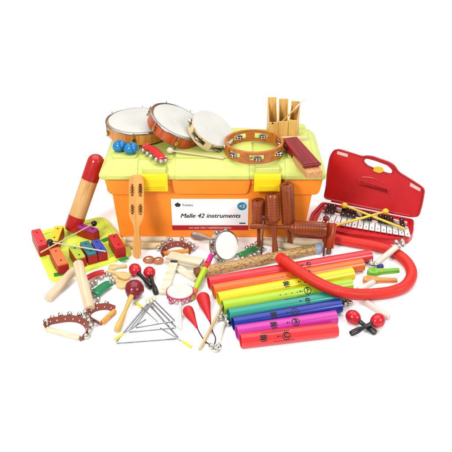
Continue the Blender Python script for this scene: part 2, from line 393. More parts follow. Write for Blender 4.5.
# blue castanet shakers
for i, (px, py, r) in enumerate(((119.5, 146, .0205), (131, 148.5, .0205))):
    c = G(px, py, zt+r*.9); lab = ('left one of two round blue shakers on the lid, nearest the lid corner', 'right one of two round blue shakers on the lid, beside the red bell band')[i]
    t = thing('round_shaker', lab, 'shaker', (c.x, c.y, zt), 'blue shakers on the lid'); B_ = plastic('1f86c8', .2, 0, .05, coat=.4)
    M = frame(c, (.9, .3, .25))
    MB().ball((0, 0, 0), r, M, 28, (1.1, .95, .92)).build('shell', B_, t)
    m = MB().tube([M @ Vector((.001, r*.953*math.cos(a), r*.925*math.sin(a))) for a in [2*PI*k/40 for k in range(40)]], .0012, 6, cyc=True); m.build('seam', plastic('145e93', .4, 0), t)
    MB().ball((r*.2, -r*.3, r*.78), .005, M, 12, (1, 1, .5)).build('eyelet', plastic('14507e', .3, 0), t)
# bell bands --------------------------------------------------------
def bell_band(label, pts, wid, mat, bells, br=.0076, base_z=0.0, group='bell bands'):
    """pts: pixel centre line of the strap; bells: pixel points"""
    P = catmull([G(x, y, base_z+.014) for x, y in pts], 6)
    t = thing('bell_band', label, 'bells', (P[len(P)//2].x, P[len(P)//2].y, base_z), group)
    vs = []; n = len(P)
    for i, p in enumerate(P):
        d = (P[min(i+1, n-1)]-P[max(0, i-1)]).normalized(); s = Vector((-d.y, d.x, 0)).normalized(); h = .004*math.sin(PI*i/(n-1))
        for a, z in ((-1, -.006), (-.6, .0015), (0, .005), (.6, .0015), (1, -.006), (.6, -.003), (0, .001), (-.6, -.003)): vs.append(p+s*wid*a+Vector((0, 0, z+h)))
    fs = [tuple(range(8)), tuple((n-1)*8+k for k in range(8))]
    for i in range(n-1):
        for k in range(8): fs.append((i*8+k, i*8+(k+1) % 8, (i+1)*8+(k+1) % 8, (i+1)*8+k))
    MB().add(vs, fs).build('strap', mat, t, True)
    m = MB()
    for e in (0, -1):
        p = P[e]; d = (P[1]-P[0]).normalized() if e == 0 else (P[-2]-P[-1]).normalized(); s = Vector((-d.y, d.x, 0))
        m.tube([p+d*.006+s*wid*.8+Vector((0, 0, .004)), p+d*.006-s*wid*.8+Vector((0, 0, .004))], .0008, 5)
    m.build('stitching', plastic('f2eee6', .7, 0), t)
    for x, y in bells: bell(t, G(x, y, base_z+br), br)
    return t
bell_band('red strap with black and white bells on the lid in front of the drums', [(144, 145.5), (151, 148), (159, 154), (164, 159)], .014, plastic('e02a2c', .6, .0008), [(143, 150.5), (147, 153.5), (151, 156.5), (156, 159.5), (161, 161), (166, 160)], .0075, zt, 'bell bands')
bell_band('red fabric strap with silver bells along its lower edge, lying against the lime board', [(85.5, 278), (94, 274.5), (103.5, 271)], .0105, plastic('dc2a26', .7, .001), [(88.5, 286), (92, 284), (95.5, 282), (101.5, 277.5), (107, 274), (110, 275)])
bell_band('dark green fabric strap with bells below the red one at left', [(93.5, 294), (101, 288), (109, 282)], .0165, plastic('1f8a55', .6, .001), [(92, 290), (93.5, 295), (113, 281), (111, 279), (98, 299)])
bell_band('dark green bell strap behind the metal hand drum, clustered with bells', [(238, 255), (247, 252), (257, 247)], .0095, plastic('2a8a3c', .7, .001), [(243, 258.5), (247, 259), (251, 256), (255, 255), (259, 252), (262, 249), (252, 246), (247, 248), (257, 243.5)], .0078)
# white ball mallet on lid
def mallet(label, a, c, br, sr, bm, smt, gp=None, za=0, zc=0, name='mallet', tail=None):
    pa = G(a[0], a[1], za+br); pc = G(c[0], c[1], zc+sr); d = (pa-pc).normalized(); M = frame(pc, pa-pc); Ln = (pa-pc).length
    t = thing(name, label, 'mallet', M, gp)
    MB().lathe(M, [(0, sr*.6), (.002, sr), (Ln*.6, sr), (Ln-br*.6, sr*.85)], 14).build('stick', smt, t)
    MB().ball((Ln, 0, 0), br, M, 20, (1.05, 1, 1)).build('head', bm, t)
    if tail: MB().lathe(M, [(-.001, sr*1.25), (0, sr*1.5), (tail, sr*1.5), (tail+.002, sr*1.1)], 14).build('tip', plastic('f2dc3c', .4, 0), t)
    return t
mallet('thin pale mallet with a cream ball head lying on the lid behind the latch', (170, 150.5), (224, 158.5), .010, .0032, plastic('f3ead2', .7, .001), PALE, None, zt, zt, 'ball_mallet')
# three chamber wood block standing at the back of the lid
c = G(283.5, 137.5, zt); t = thing('wood_block', 'tall three chamber wooden block standing at the back of the lid', 'wood block', c)
WB = wood('fbca72', 'eaae56', .45, axis=2); Wi = WB
ox = -.050
for i in range(3):
    hb = (.121, .116, .108)[i]; th = .004; dpt = .048; wd = (.029, .031, .029)[i]; h0 = (.057, .060, .064)[i]; m = MB()
    Mx = T(c.x+ox+(.0005, .0315, .0645)[i], c.y+(.0, .001, .004)[i], zt) @ Matrix.Rotation(math.radians((4, -3, -13)[i]), 4, 'Z')
    m.box(Mx, 0, wd, -.012, -.012+th, 0, h0); m.box(Mx, 0, wd, dpt-th, dpt, 0, hb)
    for xa, xb in ((0, .0026), (wd-.0026, wd)):
        m.add([(xa, -.012+th, 0), (xb, -.012+th, 0), (xb, dpt-th, 0), (xa, dpt-th, 0), (xa, -.012+th, h0-.012), (xb, -.012+th, h0-.012), (xb, dpt-th, hb-.012), (xa, dpt-th, hb-.012)], [(0, 3, 2, 1), (4, 5, 6, 7), (0, 1, 5, 4), (1, 2, 6, 5), (2, 3, 7, 6), (3, 0, 4, 7)], Mx)
    m.box(Mx, .0026, wd-.0026, -.012+th, dpt-th, 0.001, .008)
    m.build('chamber', WB, t, False, .001)
MB().ball((c.x+ox+.012, c.y-.0125, zt+.055), .0028).build('screw', DARK, t)
MB().box(T(c.x+ox, c.y, zt), -.006, .125, -.03, -.0135, .0, .012).build('base_rail', PALEY, t, False, .002)
p1 = V(280, 124, c.y+.015); p2 = V(305.5, 98, c.y+.03)
t = thing('thin_beater', 'thin white stick poking up out of the tall wooden block', 'beater', frame(p1, p2-p1))
MB().tube([p1, p1.lerp(p2, .6)], [.003, .0026], 10).build('grip', wood('f0c678', 'e0ae5a'), t); MB().tube([p1.lerp(p2, .6), p2], [.0026, .0022], 10).build('stick', plastic('e6e4e0', .4, 0), t)
# dark red clapper block on the lid's right end
p1 = G(290.5, 144, zt+.016); p2 = G(313, 166, zt+.016); M = frame(p1, Vector((p2.x-p1.x, p2.y-p1.y, -.012))); Ln = (p2-p1).length
t = thing('clapper_block', 'dark red wooden clapper over a pale wood block, hanging over the lid front right', 'clapper', M)
MB().box(M, Ln*.45, Ln+.018, -.025, .025, -.018, .003).build('lower_board', wood('e9b277', 'd6935a', .5), t, False, .002)
m = MB(); m.box(M, -.012, Ln-.010, -.0255, .0255, .0045, .018); m.box(M, -.012, Ln*.40, -.024, .024, -.012, .0045); m.build('upper_board', DKRED, t, False, .003)
MB().box(M, Ln-.014, Ln-.004, -.0285, .0285, .006, .015).build('lip', DKRED, t, False, .002)

# ================================================================== LIME BOARD WITH CHIME BARS
bz = .012
cor = [G(x, y, bz) for x, y in ((29.5, 233), (104, 215.5), (134, 252.5), (51, 281.5))]
o = roundpoly([(p.x, p.y) for p in cor], .035, 6); ctr = Vector((sum(p.x for p in cor)/4, sum(p.y for p in cor)/4, 0))
t = thing('chime_board', 'flat lime green board lying on the table under the coloured chime bars', 'board', ctr)
bd = MB().plate(I4, [o], 0.0, bz, .002).build('base', LIMEB, t, False)
i_ = roundpoly([tuple((Vector((p.x, p.y))-ctr.xy)*.86+ctr.xy) for p in cor], .03, 6); i2 = roundpoly([tuple((Vector((p.x, p.y))-ctr.xy)*.80+ctr.xy) for p in cor], .028, 6)
MB().plate(I4, [i_, i2], bz-.001, bz+.0025, .001).build('raised_rib', LIMEB, t, False)
for (a, c2) in (((54, 275.5), (64.5, 273.5)), ((119.5, 261), (128, 258)), ((102, 241.5), (109, 238.5))):
    p, q = G(*a, bz), G(*c2, bz); M = frame(p, q-p); MB().box(M, 0, (q-p).length, -.0085, .0085, .0003, .003).build('green_pad', plastic('2f9c3c', .8, .001), t, False, .001)
BOXR = plastic('b81f1c', .45, .0004, .08)
def chime(cname, hexc, pa, pb, wd, h=.036, z0=bz, lab=None):
    a, b2 = G(*pa, z0+h), G(*pb, z0+h); M = frame(Vector((a.x, a.y, z0)), Vector((b2.x-a.x, b2.y-a.y, 0))); Ln = (b2-a).length
    t = thing('chime_bar', lab, 'chime bar', M, 'coloured chime bars on the lime board')
    # hollow resonator box: open at front end
    m = MB(); w2 = wd/2; m.box(M, 0, Ln, -w2, w2, 0.0005, h-.006); m.build('resonator', BOXR, t, False, .002)
    MB().plate(M, [rrect(.001, Ln-.001, -w2*.94, w2*.94, .004)], h-.0055, h, .001).build('sound_plate', plastic(hexc, .3, 0, .03, coat=.3), t, False)
    for u in (.22, .78): MB().lathe(M @ T(Ln*u, 0, h-.001) @ Matrix.Rotation(-PI/2, 4, 'Y'), [(0, .0028), (.0022, .0028), (.003, .0015)], 12).build('screw', DARK, t)
chime('red', 'e83a40', (35.5, 229), (43, 244.5), .031, .042, lab='pinkish red chime bar at the far left corner of the lime board')
chime('yellow', 'f7d322', (59, 225.5), (53, 241), .029, .036, lab='yellow chime bar beside the leftmost red one')
chime('orange', 'fb7a3c', (54, 247.5), (63, 264), .033, .036, lab='orange chime bar near the bottom left corner of the lime board')
chime('violet', 'b83a9c', (78.5, 224.5), (96.5, 230.5), .026, .036, lab='purple chime bar just right of the foot of the big shaker tube')
chime('lime', 'b9cf3c', (73, 245.5), (81, 257.5), .031, .036, lab='yellow green chime bar, left one of the row of three')
chime('teal', '1f7e86', (84, 241), (92.5, 254), .030, .036, lab='teal chime bar in the middle of the row of three')
chime('blue', '3a4fb8', (95, 239.5), (102.5, 251.3), .029, .036, lab='deep blue chime bar, right one of the row of three')
chime('red', 'e02a30', (112.5, 234), (120.5, 247.3), .032, .038, lab='bright red chime bar near the right edge of the lime board')
mallet('black headed mallet pointing right, head beside the purple chime bar', (94, 223.5), (40.5, 252.5), .0095, .0022, BLACKG, plastic('d9c8a8', .4, 0), 'black headed mallets on the chime bars', bz+.036, bz+.040, 'ball_mallet')
mallet('black headed mallet pointing left, head between the leftmost red and orange chime bars', (50, 242), (106, 251.5), .0095, .0022, BLACKG, plastic('d9d2c4', .4, 0), 'black headed mallets on the chime bars', bz+.036, bz+.037, 'ball_mallet')
# big shaker tube standing on the board, leaning on the box
p0 = G(73, 228, bz+.018); p1 = V(95.5, 163, .005); r = .0275; M = frame(p0, p1-p0); Ln = (p1-p0).length
t = thing('shaker_tube', 'thick tilted wooden shaker tube with rounded red ends, standing on the lime board', 'shaker', M)
RC = plastic('c4201f', .18, 0, .04, coat=.5)
w1, w2 = Ln*.185, Ln*.74
MB().lathe(M, [(w1, r*.98), (w2, r*.98)], 36).build('tube', wood('f0c080', 'dfa45c', .45), t)
MB().lathe(M, [(-.012, r*.35), (-.011, r*.7), (-.006, r*.93), (.004, r*1.02), (w1, r*1.02), (w1+.0006, r*.97)], 36).build('end_cap', RC, t)
MB().lathe(M, [(w2-.0006, r*.97), (w2, r*1.02)]+[(Ln+.002+r*1.0*math.sin(q*PI/16), max(1e-5, r*1.02*math.cos(q*PI/16))) for q in range(9)], 36).build('end_cap', RC, t)

# ================================================================== STICKS
def rod(name, label, a, c, r, mat, cat='stick', za=0, zc=0, gp=None, round_=True, ringm=None):
    pa, pc = G(a[0], a[1], za+r), G(c[0], c[1], zc+r); M = frame(pa, pc-pa); Ln = (pc-pa).length
    t = thing(name, label, cat, M, gp)
    e = r*.25
    MB().lathe(M, [(0, r-e), (e*.4, r-e*.3), (e, r), (Ln-e, r), (Ln-e*.4, r-e*.3), (Ln, r-e)], 24).build('shaft', mat, t)
    return t, M, Ln
CL = wood('f4dcbc', 'e3c09a', .5)
rod('clave', 'thick pale clave standing toward the viewer, its top end on the lime board', (78, 262.5), (90, 309), .0148, CL, 'clave', .052, 0, 'thick pale claves')
rod('clave', 'thick pale clave pointing down left away from the lime board', (74, 270), (47.5, 299), .0128, CL, 'clave', .014, 0, 'thick pale claves')
rod('clave', 'upper pale clave lying along the foot of the box at left', (126, 239.5), (167, 239.2), .0105, PALE, 'clave', 0, 0, 'slim claves by the box')
rod('clave', 'lower pale clave lying along the foot of the box at left', (125.5, 245.5), (161, 245.5), .0105, PALEY, 'clave', 0, 0, 'slim claves by the box')
rod('rhythm_stick', 'pale rhythm stick under the horizontal red guiro, its thicker end at right', (272, 240), (322.5, 243.5), .0135, PALE, 'stick', 0, 0, 'pale sticks behind the bamboo stick')
rod('rhythm_stick', 'pale rhythm stick slanting down to the bamboo rain stick', (262, 241), (309, 250.5), .0105, PALE, 'stick', 0, .004, 'pale sticks behind the bamboo stick')
# wooden jingle clapper leaning on the box
pa = G(137, 257.5, .006); pc = V(136.5, 175, -.134); M = frame(pa, pc-pa, (0, -1, .3)); Ln = (pc-pa).length
t = thing('jingle_stick', 'orange wooden paddle with slots of jingles, leaning upright on the box left latch', 'jingle stick', M)
hw = .0225
ol = [(0, .008), (.01, .0125), (.05, .0125), (Ln*.32, .0075), (Ln*.40, .010), (Ln*.47, .019), (Ln*.52, hw), (Ln*.93, hw), (Ln*.98, hw*.8), (Ln, hw*.4)]
ol = [(x, y) for x, y in ol]+[(x, -y) for x, y in ol[::-1]]
sl = [[(Ln*a, s*.012-.0045), (Ln*c2, s*.012-.0045), (Ln*c2, s*.012+.0045), (Ln*a, s*.012+.0045)] for a, c2 in ((.53, .66), (.75, .90)) for s in (-1, 1)]
MB().plate(M, [ol]+sl, -.006, .006, .0015).build('paddle', wood('f2b462', 'e09a4a', .4), t, False)
for a, c2 in ((.53, .66), (.75, .90)):
    for s in (-1, 1):
        m = MB(); xm = Ln*(a+c2)/2
        for dx in (-.007, 0, .007): m.lathe(M @ T(xm+dx, s*.012, 0), [(-.0012, .0085), (0, .009), (.0012, .0085), (.0005, .001), (-.0005, .001)], 16, True)
        m.tube([M @ Vector((Ln*a, s*.012, 0)), M @ Vector((Ln*c2, s*.012, 0))], .0011, 6); m.build('jingle', metal('8a6a4a', .3), t)
# ================================================================== BELL CRESCENTS
def crescent(label, h0, h1, arc, bells, hm, br=.0080, hr=.0072):
    a, c2 = G(*h0, hr), G(*h1, hr); M = frame(a, c2-a); Ln = (c2-a).length
    t = thing('bell_crescent', label, 'bells', (a.x, a.y, 0), 'leather bell crescents')
    MB().lathe(M, [(0, hr*.7), (.002, hr), (Ln-.002, hr), (Ln, hr*.7)], 18).build('handle', hm, t)
    P = catmull([G(x, y, .010) for x, y in arc], 8); vs = []; n = len(P); cx = sum((p for p in P), Vector())/n
    for i, p in enumerate(P):
        d = (P[min(i+1, n-1)]-P[max(0, i-1)]).normalized(); s = Vector((-d.y, d.x, 0)).normalized()
        if s.dot(p-cx) < 0: s = -s
        wv = s*.0035+Vector((0, 0, .0085)); th = s*.0012-Vector((0, 0, .0004))
        for q in (p-wv-th, p+wv-th, p+wv+th, p-wv+th): vs.append(q)
    fs = [(0, 1, 2, 3), ((n-1)*4, (n-1)*4+1, (n-1)*4+2, (n-1)*4+3)]
    for i in range(n-1):
        for k in range(4): fs.append((i*4+k, i*4+(k+1) % 4, (i+1)*4+(k+1) % 4, (i+1)*4+k))
    st = MB().add(vs, fs).build('strap', LEATHER, t, False)
    k = 4
    while k < n-2:
        d = (P[k+1]-P[k-1]).normalized(); s = Vector((-d.y, d.x, 0)).normalized()
        for sg in (-1, 1): MB().ball((0, 0, 0), .0028, Matrix.Translation(P[k]+s*sg*.0016), 10).build('rivet', CHROME, t, True, 0, st)
        k += 6
    for x, y in bells: bell(t, G(x, y, .012), br)
    return t
crescent('larger leather crescent of bells with a pale wood handle at the bottom left', (46.5, 329), (80, 338), [(45, 327), (48.5, 322), (57, 320), (68, 318.5), (78, 319.5), (85, 323.5), (87, 331), (81, 339)],
         [(45.5, 322), (52.5, 318), (60.5, 315), (69.5, 314), (79.5, 314.5), (84, 318), (88.5, 321), (91.5, 326), (89.5, 332), (86, 336)], PALE)
crescent('smaller leather crescent of bells with an orange wood handle, beside the larger one', (102, 323), (115, 310.5), [(115, 309), (107, 306.5), (97, 307.5), (89.5, 311.5), (90.5, 317.5), (100, 323.5)],
         [(106.5, 303.5), (97, 304.5), (88, 307.5), (85.5, 312)], ORW)
crescent('leather bell crescent with orange wood handle standing at the foot of the box', (163.5, 253.5), (189, 250.5), [(162, 255), (164.5, 249), (171, 245), (180, 244), (187, 247), (190.5, 252)],
         [(158.5, 248), (162.5, 243), (170.5, 240), (182, 239.5), (189.5, 244), (193, 247)], ORW, .0080, .0068)
# small castanets
for i, (px, py) in enumerate(((148.5, 259.5), (158, 260.5))):
    c = G(px, py, .011); t = thing('castanet', ('left shell of a pair of brown finger castanets behind the red maracas', 'right shell of a pair of brown finger castanets behind the red maracas')[i], 'castanet', (c.x, c.y, 0), 'brown finger castanets')
    M = frame(c, (.95, .1-.2*i, .1), (0, -.25, 1)); m = MB(); m.ball((0, 0, 0), .0175, M, 24, (1, .8, .45)); m.build('shell', wood('cf7f4e', 'a85a32', .4), t)
    MB().lathe(M @ T(0, 0, .0045) @ Matrix.Rotation(PI/2, 4, 'Y'), [(-.0045, .003), (-.004, .006), (-.0025, .006), (-.002, .003)], 18).build('jingle_disc', SILVER, t)
# ================================================================== MARACAS
def maraca(label, h, tail, R, hm, gm, gr, gp, zc=0.0, long_=1.12, collar=None, tr=1.35, name='maraca'):
    ph = G(h[0], h[1], R+zc); pt = G(tail[0], tail[1], gr*1.2+(zc*1.6)); M = frame(pt, ph-pt); Ln = (ph-pt).length
    t = thing(name, label, 'maraca', M, gp)
    hd = MB().lathe(M, [(Ln-R*long_*math.cos(q*PI/16)*(1.0 if q > 8 else 1.1), max(1e-5, R*math.sin(q*PI/16))) for q in range(17)], 32).build('head', hm, t)
    MB().tube([M @ Vector((Ln+R*.1, R*1.004*math.cos(a), R*1.004*math.sin(a))) for a in [2*PI*k/40 for k in range(40)]], R*.03, 6, cyc=True).build('seam', plastic('8e1016', .3, 0), t, True, 0, hd)
    e = Ln-R*long_*.93
    MB().lathe(M, [(-.004, gr*.5), (-.002, gr*tr*.9), (.006, gr*tr), (.02, gr*tr), (e*.55, gr*.85), (e*.85, gr), (e, gr*1.15), (e+.003, gr*.9)], 20).build('handle', gm, t)
    if collar: MB().lathe(M, [(e-.004, R*.3), (e-.003, R*.5), (e+.004, R*.55), (e+.006, R*.35)], 24).build('collar', hm, t)
    return t
maraca('left of two small glossy red maracas with black handles beside the dark maraca', (135, 269.5), (151, 286.5), .0180, RED, BLACKG, .0062, 'small red maracas')
maraca('right of two small glossy red maracas with black handles beside the dark maraca', (149.5, 272.5), (156, 293), .0175, RED, BLACKG, .0062, 'small red maracas')
maraca('large dark red maraca with a pale yellow wooden handle', (134.5, 289), (117, 330), .0265, plastic('8b1a26', .2, 0, .08, coat=.5), wood('efc97a', 'dba850', .45), .0068, None, 0, 1.05, True, 1.35)
maraca('small red maraca lower right, its black handle crossing under toward bottom right', (353, 317), (375, 332.5), .0188, RED, BLACKG, .0062, 'crossed red maracas')
maraca('small red maraca lower right, its black handle crossing on top toward bottom left', (378, 320.5), (351.5, 333.5), .0188, RED, BLACKG, .0062, 'crossed red maracas', .006)
# ================================================================== TRIANGLES AND BEATERS
def triangle(label, A, B_, C3, r, z):
    PA, PB, PC = (G(*q, z+r) for q in (A, B_, C3))
    t = thing('triangle_instrument', label, 'triangle', (PB.x, PB.y, 0), 'steel triangles')
    gap = PA.lerp(PC, .95); pts = [gap]
    def corner(p, q, s_, n=5):
        a = p.lerp(q, 1-.06); c2 = q.lerp(s_, .06); return [a*(1-k/n)**2+q*2*(k/n)*(1-k/n)+c2*(k/n)**2 for k in range(n+1)]
    pts += corner(PC, PA, PB)+corner(PA, PB, PC)+[PB.lerp(PC, .97)]
    MB().tube(pts, r, 12).build('rod', STEEL, t)
    p = PA; MB().tube([p+Vector((.006*math.cos(a), .002, .004+.007*math.sin(a))) for a in [2*PI*k/16 for k in range(16)]], .0011, 6, cyc=True).build('hanging_loop', plastic('e8d84a', .5, 0), t)
triangle('largest steel triangle, outermost of the nested three', (148, 303), (179, 338.5), (114.5, 343.5), .0024, 0)
triangle('middle sized steel triangle of the nested three', (151.5, 302), (176.5, 327.8), (127.5, 332.3), .0023, .005)
triangle('smallest steel triangle, innermost of the nested three', (154, 300), (175, 321), (134.5, 328), .0022, .0098)
def beater(label, tip, end, z0=0, z1=0):
    pa, pc = G(*tip, .004+z0), G(*end, .002+z1); M = frame(pa, pc-pa); Ln = (pc-pa).length
    t = thing('triangle_beater', label, 'beater', M, 'triangle beaters with yellow grips')
    MB().lathe(M, [(Ln*.2, .0018), (Ln-.001, .0018), (Ln, .001)], 10).build('rod', STEEL, t)
    MB().lathe(M, [(-.001, .002), (0, .0035), (Ln*.27, .0038), (Ln*.28, .002)], 12).build('grip', plastic('f6e13c', .5, 0), t)
beater('triangle beater with its yellow grip at the lower left corner of the triangles', (114.5, 339.5), (146, 319.5), .010, .018)
beater('triangle beater with its yellow grip above left of the triangles', (136, 302.5), (158, 322), 0, .018)
beater('triangle beater with its yellow grip at lower right, below the triangles', (191.5, 347), (160, 328), 0, .018)
# ================================================================== WOODEN SPOON CASTANETS (pale, left)
def petals(label, name, mat, items, cat, gp=None):
    c = G(*items[0][0], 0); t = thing(name, label, cat, c, gp)
    for (a, b2, wd, z) in items:
        pa, pb = G(*a, z), G(*b2, z+.002); M = frame(pa, pb-pa); Ln = (pb-pa).length
        ol = [(0, .3), (Ln*.06, .8), (Ln*.2, 1), (Ln*.36, .95), (Ln*.52, .5), (Ln*.7, .36), (Ln*.95, .42), (Ln, .25)]
        ol = [(x, y*wd) for x, y in ol]+[(x, -y*wd) for x, y in ol[::-1]]; MB().plate(M, [[(p[0], p[1]) for p in catmull([(x, y, 0) for x, y in ol], 4, True)]], -.004, .004, .0018).build('paddle', mat, t, True)
    return t
petals('cluster of pale wooden spoon clappers beside the green bell strap', 'spoon_clapper', wood('f4d49a', 'e6b96e', .45), [((108.5, 267.5), (127, 266), .012, .005), ((130, 277.5), (107, 270.5), .016, .014), ((127.5, 286.5), (111, 277), .021, .005)], 'clapper')
# ================================================================== PALE SLAPSTICKS
def board(M, L_, w_, z0, z1): return MB().box(M, 0, L_, -w_/2, w_/2, z0, z1)
pa, pb = G(167, 258, .012), G(204, 266, .012); M = frame(Vector((pa.x, pa.y, 0)), Vector((pb.x-pa.x, pb.y-pa.y, 0))); Ln = (pb-pa).length
t = thing('slapstick', 'pale wooden slapstick of stacked boards with dark gaps, below the bell crescent', 'clapper', M)
WP = wood('f8eed6', 'e8d6b0', .55)
for k in range(3): board(M @ T(k*.003, 0, 0), Ln-.006*k, .037, .0005+.0095*k, .0085+.0095*k).build('board', WP, t, False, .0008)
MB().box(M, 0.002, .014, -.0135, .0135, .008, .020).build('hinge_block', wood('c49a5c', 'a47c42', .5), t, False)
MB().box(M, .03, .034, -.0145, .0145, .0075, .0195).build('spacer', wood('8a5a30', '6a4020'), t, False)
pa, pb, pc = G(174, 265.5, .006), G(197, 279.5, .006), G(163.5, 294, .006)
t = thing('slapstick', 'pale open wooden clapper, two hinged boards spread in a V above the small drum', 'clapper', (pa.x, pa.y, 0))
for q, z in ((pb, 0), (pc, .0105)):
    M = frame(Vector((pa.x, pa.y, z)), Vector((q.x-pa.x, q.y-pa.y, -z*.8))); board(M, (q-pa).length, .026, .0005, .0095).build('board', WP, t, False, .0012)
MB().tube([(pa.x-.010, pa.y, .0215), (pa.x+.010, pa.y-.002, .0215)], .0035, 10).build('hinge_pin', DARK, t)
# ================================================================== LOLLIPOP DRUM
c = G(180, 290.5, .026); R = .036
t = thing('lollipop_drum', 'small pink laced hand drum with white skin and a clear handle', 'drum', (c.x, c.y, 0))
M = nframe(c, (0, 0, 1))
MB().lathe(M, [(-.021, R*.97), (-.020, R), (-.003, R), (-.003, R-.004), (-.021, R-.004)], 40, True).build('frame', plastic('f6dfe4', .4, 0, .02), t)
MB().lathe(M, [(-.004, R*1.01), (-.001, R*1.02), (.001, R*.98), (.0012, R*.5), (.001, 1e-5)], 40).build('drumhead', plastic('eaf0e4', .55, 0, .03, k=1.75), t)
z_ = []
for k in range(32):
    a = 2*PI*k/32; z_.append(M @ Vector((-.004 if k % 2 else -.018, (R+.0015)*math.cos(a), (R+.0015)*math.sin(a))))
MB().tube(z_, .0014, 6, cyc=True).build('lacing', plastic('d8356e', .5, 0), t)
MB().tube([M @ Vector((-.003, (R+.002)*math.cos(a), (R+.002)*math.sin(a))) for a in [2*PI*k/40 for k in range(40)]], .002, 6, cyc=True).build('cord', plastic('cf3a64', .5, 0), t)
q = G(180, 302, .012); q2 = G(180.5, 328, .006); M = frame(q, q2-q); Ln = (q2-q).length
MB().lathe(M, [(0, .004), (Ln*.5, .0045), (Ln, .0065), (Ln+.003, .004)], 16).build('handle', plastic('eae6e2', .2, 0, .01), t)
tp = [G(170, 296, .014), G(168.5, 300, .010), G(170.5, 302.5, .006)]; MB().tube(tp, [.0012, .0012, .0012], 8).ball(tp[-1], .0055).build('tassel', plastic('e07a94', .5, 0), t)
# ================================================================== COLOURED SLIDE WHISTLE
pa = G(211.5, 255, .034); pb = G(190.5, 299, .010); M = frame(pa, pb-pa); Ln = (pb-pa).length
t = thing('slide_whistle', 'toy whistle in pink, red, lime, orange and yellow sections lying over the bamboo stick', 'whistle', M)
for (u0, u1, r0, r1, hx) in ((0, .17, .008, .0085, 'e8309a'), (.17, .33, .0095, .0105, 'e83a4a'), (.33, .80, .0100, .0080, 'b8dc28'), (.80, .93, .0110, .0110, 'ee7a3a'), (.93, 1.0, .0095, .0075, 'f0d84a')):
    MB().lathe(M, [(Ln*u0+.0003, r0*.8), (Ln*u0+.002, r0), (Ln*u1-.002, r1), (Ln*u1-.0003, r1*.8)], 24).build('section', plastic(hx, .25, 0, .04, coat=.3), t)
MB().ball((Ln*.875, 0, .0108), .003, M, 10, (1, 1, .5)).ball((Ln*.24, 0, .0098), .003, M, 10, (1, 1, .5)).build('hole', DARK, t)
# ================================================================== METAL HAND DRUM WITH HANDLE
R = .0455; n = Vector((.62, -.66, .42)).normalized(); c = G(226.5, 245.5, .0475)
M = nframe(c, n, (0, 0, 1)); t = thing('metal_hand_drum', 'small silver rimmed drum with white face, tiny jingles and a silver pear handle', 'drum', (c.x, c.y, 0))
MB().lathe(M, [(-.026, R), (-.002, R), (-.002, R-.003), (-.026, R-.003)], 44, True).build('frame', CHROME, t)
MB().lathe(M, [(-.003, R*.9), (.001, R*.93), (.0015, R*.8), (.001, 1e-5)], 44).build('drumhead', plastic('f6f1ec', .5, .0004, .03, k=1.15), t)
for x in (-.025, -.001): MB().tube([M @ Vector((x, R*.985*math.cos(a), R*.985*math.sin(a))) for a in [2*PI*k/44 for k in range(44)]], .0026, 8, cyc=True).build('hoop', SILVER, t)
for a in [2*PI*k/8+.2 for k in range(8)]:
    Mk = M @ Matrix.Rotation(a, 4, 'X') @ T(-.013, R+.002, 0); MB().lathe(Mk, [(-.005, .003), (-.004, .0065), (-.002, .0065), (0, .002), (.002, .0065), (.004, .0065), (.005, .003)], 14).build('jingle', SILVER, t)
pa = c+Vector((-.040, .018, .008)); pb = G(193, 235.5, .030); M2 = frame(pa, pb-pa); Ln = (pb-pa).length
MB().lathe(M2, [(0, .006), (Ln*.3, .0075), (Ln*.6, .0125), (Ln*.9, .0145), (Ln*.98, .012), (Ln, .007)], 24).build('handle', metal('e4e0dc', .28), t)
# ================================================================== MAHOGANY WOOD BLOCKS WITH HANDLES
def ribbed(M, L0, L1, R, ribs=True):
    prof = [(L0-.010, R*.38), (L0-.006, R*.55), (L0-.001, R*.62), (L0+.003, R*.9), (L0+.006, R)]
    x = L0+.010
    while x < L1-.012:
        if ribs: prof += [(x, R), (x+.0006, R*.965), (x+.0012, R)]
        x += .0085
    return prof+[(L1-.004, R), (L1-.001, R*.93), (L1, R*.8), (L1-.001, R*.35), (L1-.012, R*.33), (L1-.012, 1e-5)]
def tone_block(label, pa, pb, R, hl, hr=.006, ribs=True, mat=None, gp='red wooden guiro blocks'):
    M = frame(pa, pb-pa, (0, -1, 0)); Ln = (pb-pa).length; mat = mat or MAHOG
    t = thing('guiro_block', label, 'guiro', M, gp)
    MB().lathe(M, [(-.001, hr*.6), (0, hr*1.15), (.012, hr*1.25), (Ln*hl*.5, hr*.85), (Ln*hl, hr*1.0), (Ln*hl+.006, hr)], 20).build('handle', mat, t)
    MB().lathe(M, ribbed(M, Ln*hl, Ln, R, ribs), 36).build('barrel', mat, t)
    return t
yl = -.128
tone_block('short reddish brown ribbed guiro block, left of the upright three before the box', G(259, 246, .006), V(258, 200, yl), .021, .47, .006)
tone_block('middle upright red brown guiro block with a long handle reaching the table', G(275.5, 256.5, .005), V(272, 194, yl-.004), .022, .56, .0085)
tone_block('tallest ribbed guiro block, right of the upright three, below the yellow latch', G(290, 246, .006), V(286.5, 184, yl-.006), .0215, .36, .0065)
pa = V(250, 226, -.165); pb = V(326, 229.5, -.165)
tone_block('red brown guiro lying sideways in front of the uprights, ribbed barrel at right', pa, pb, .0235, .56, .0075)
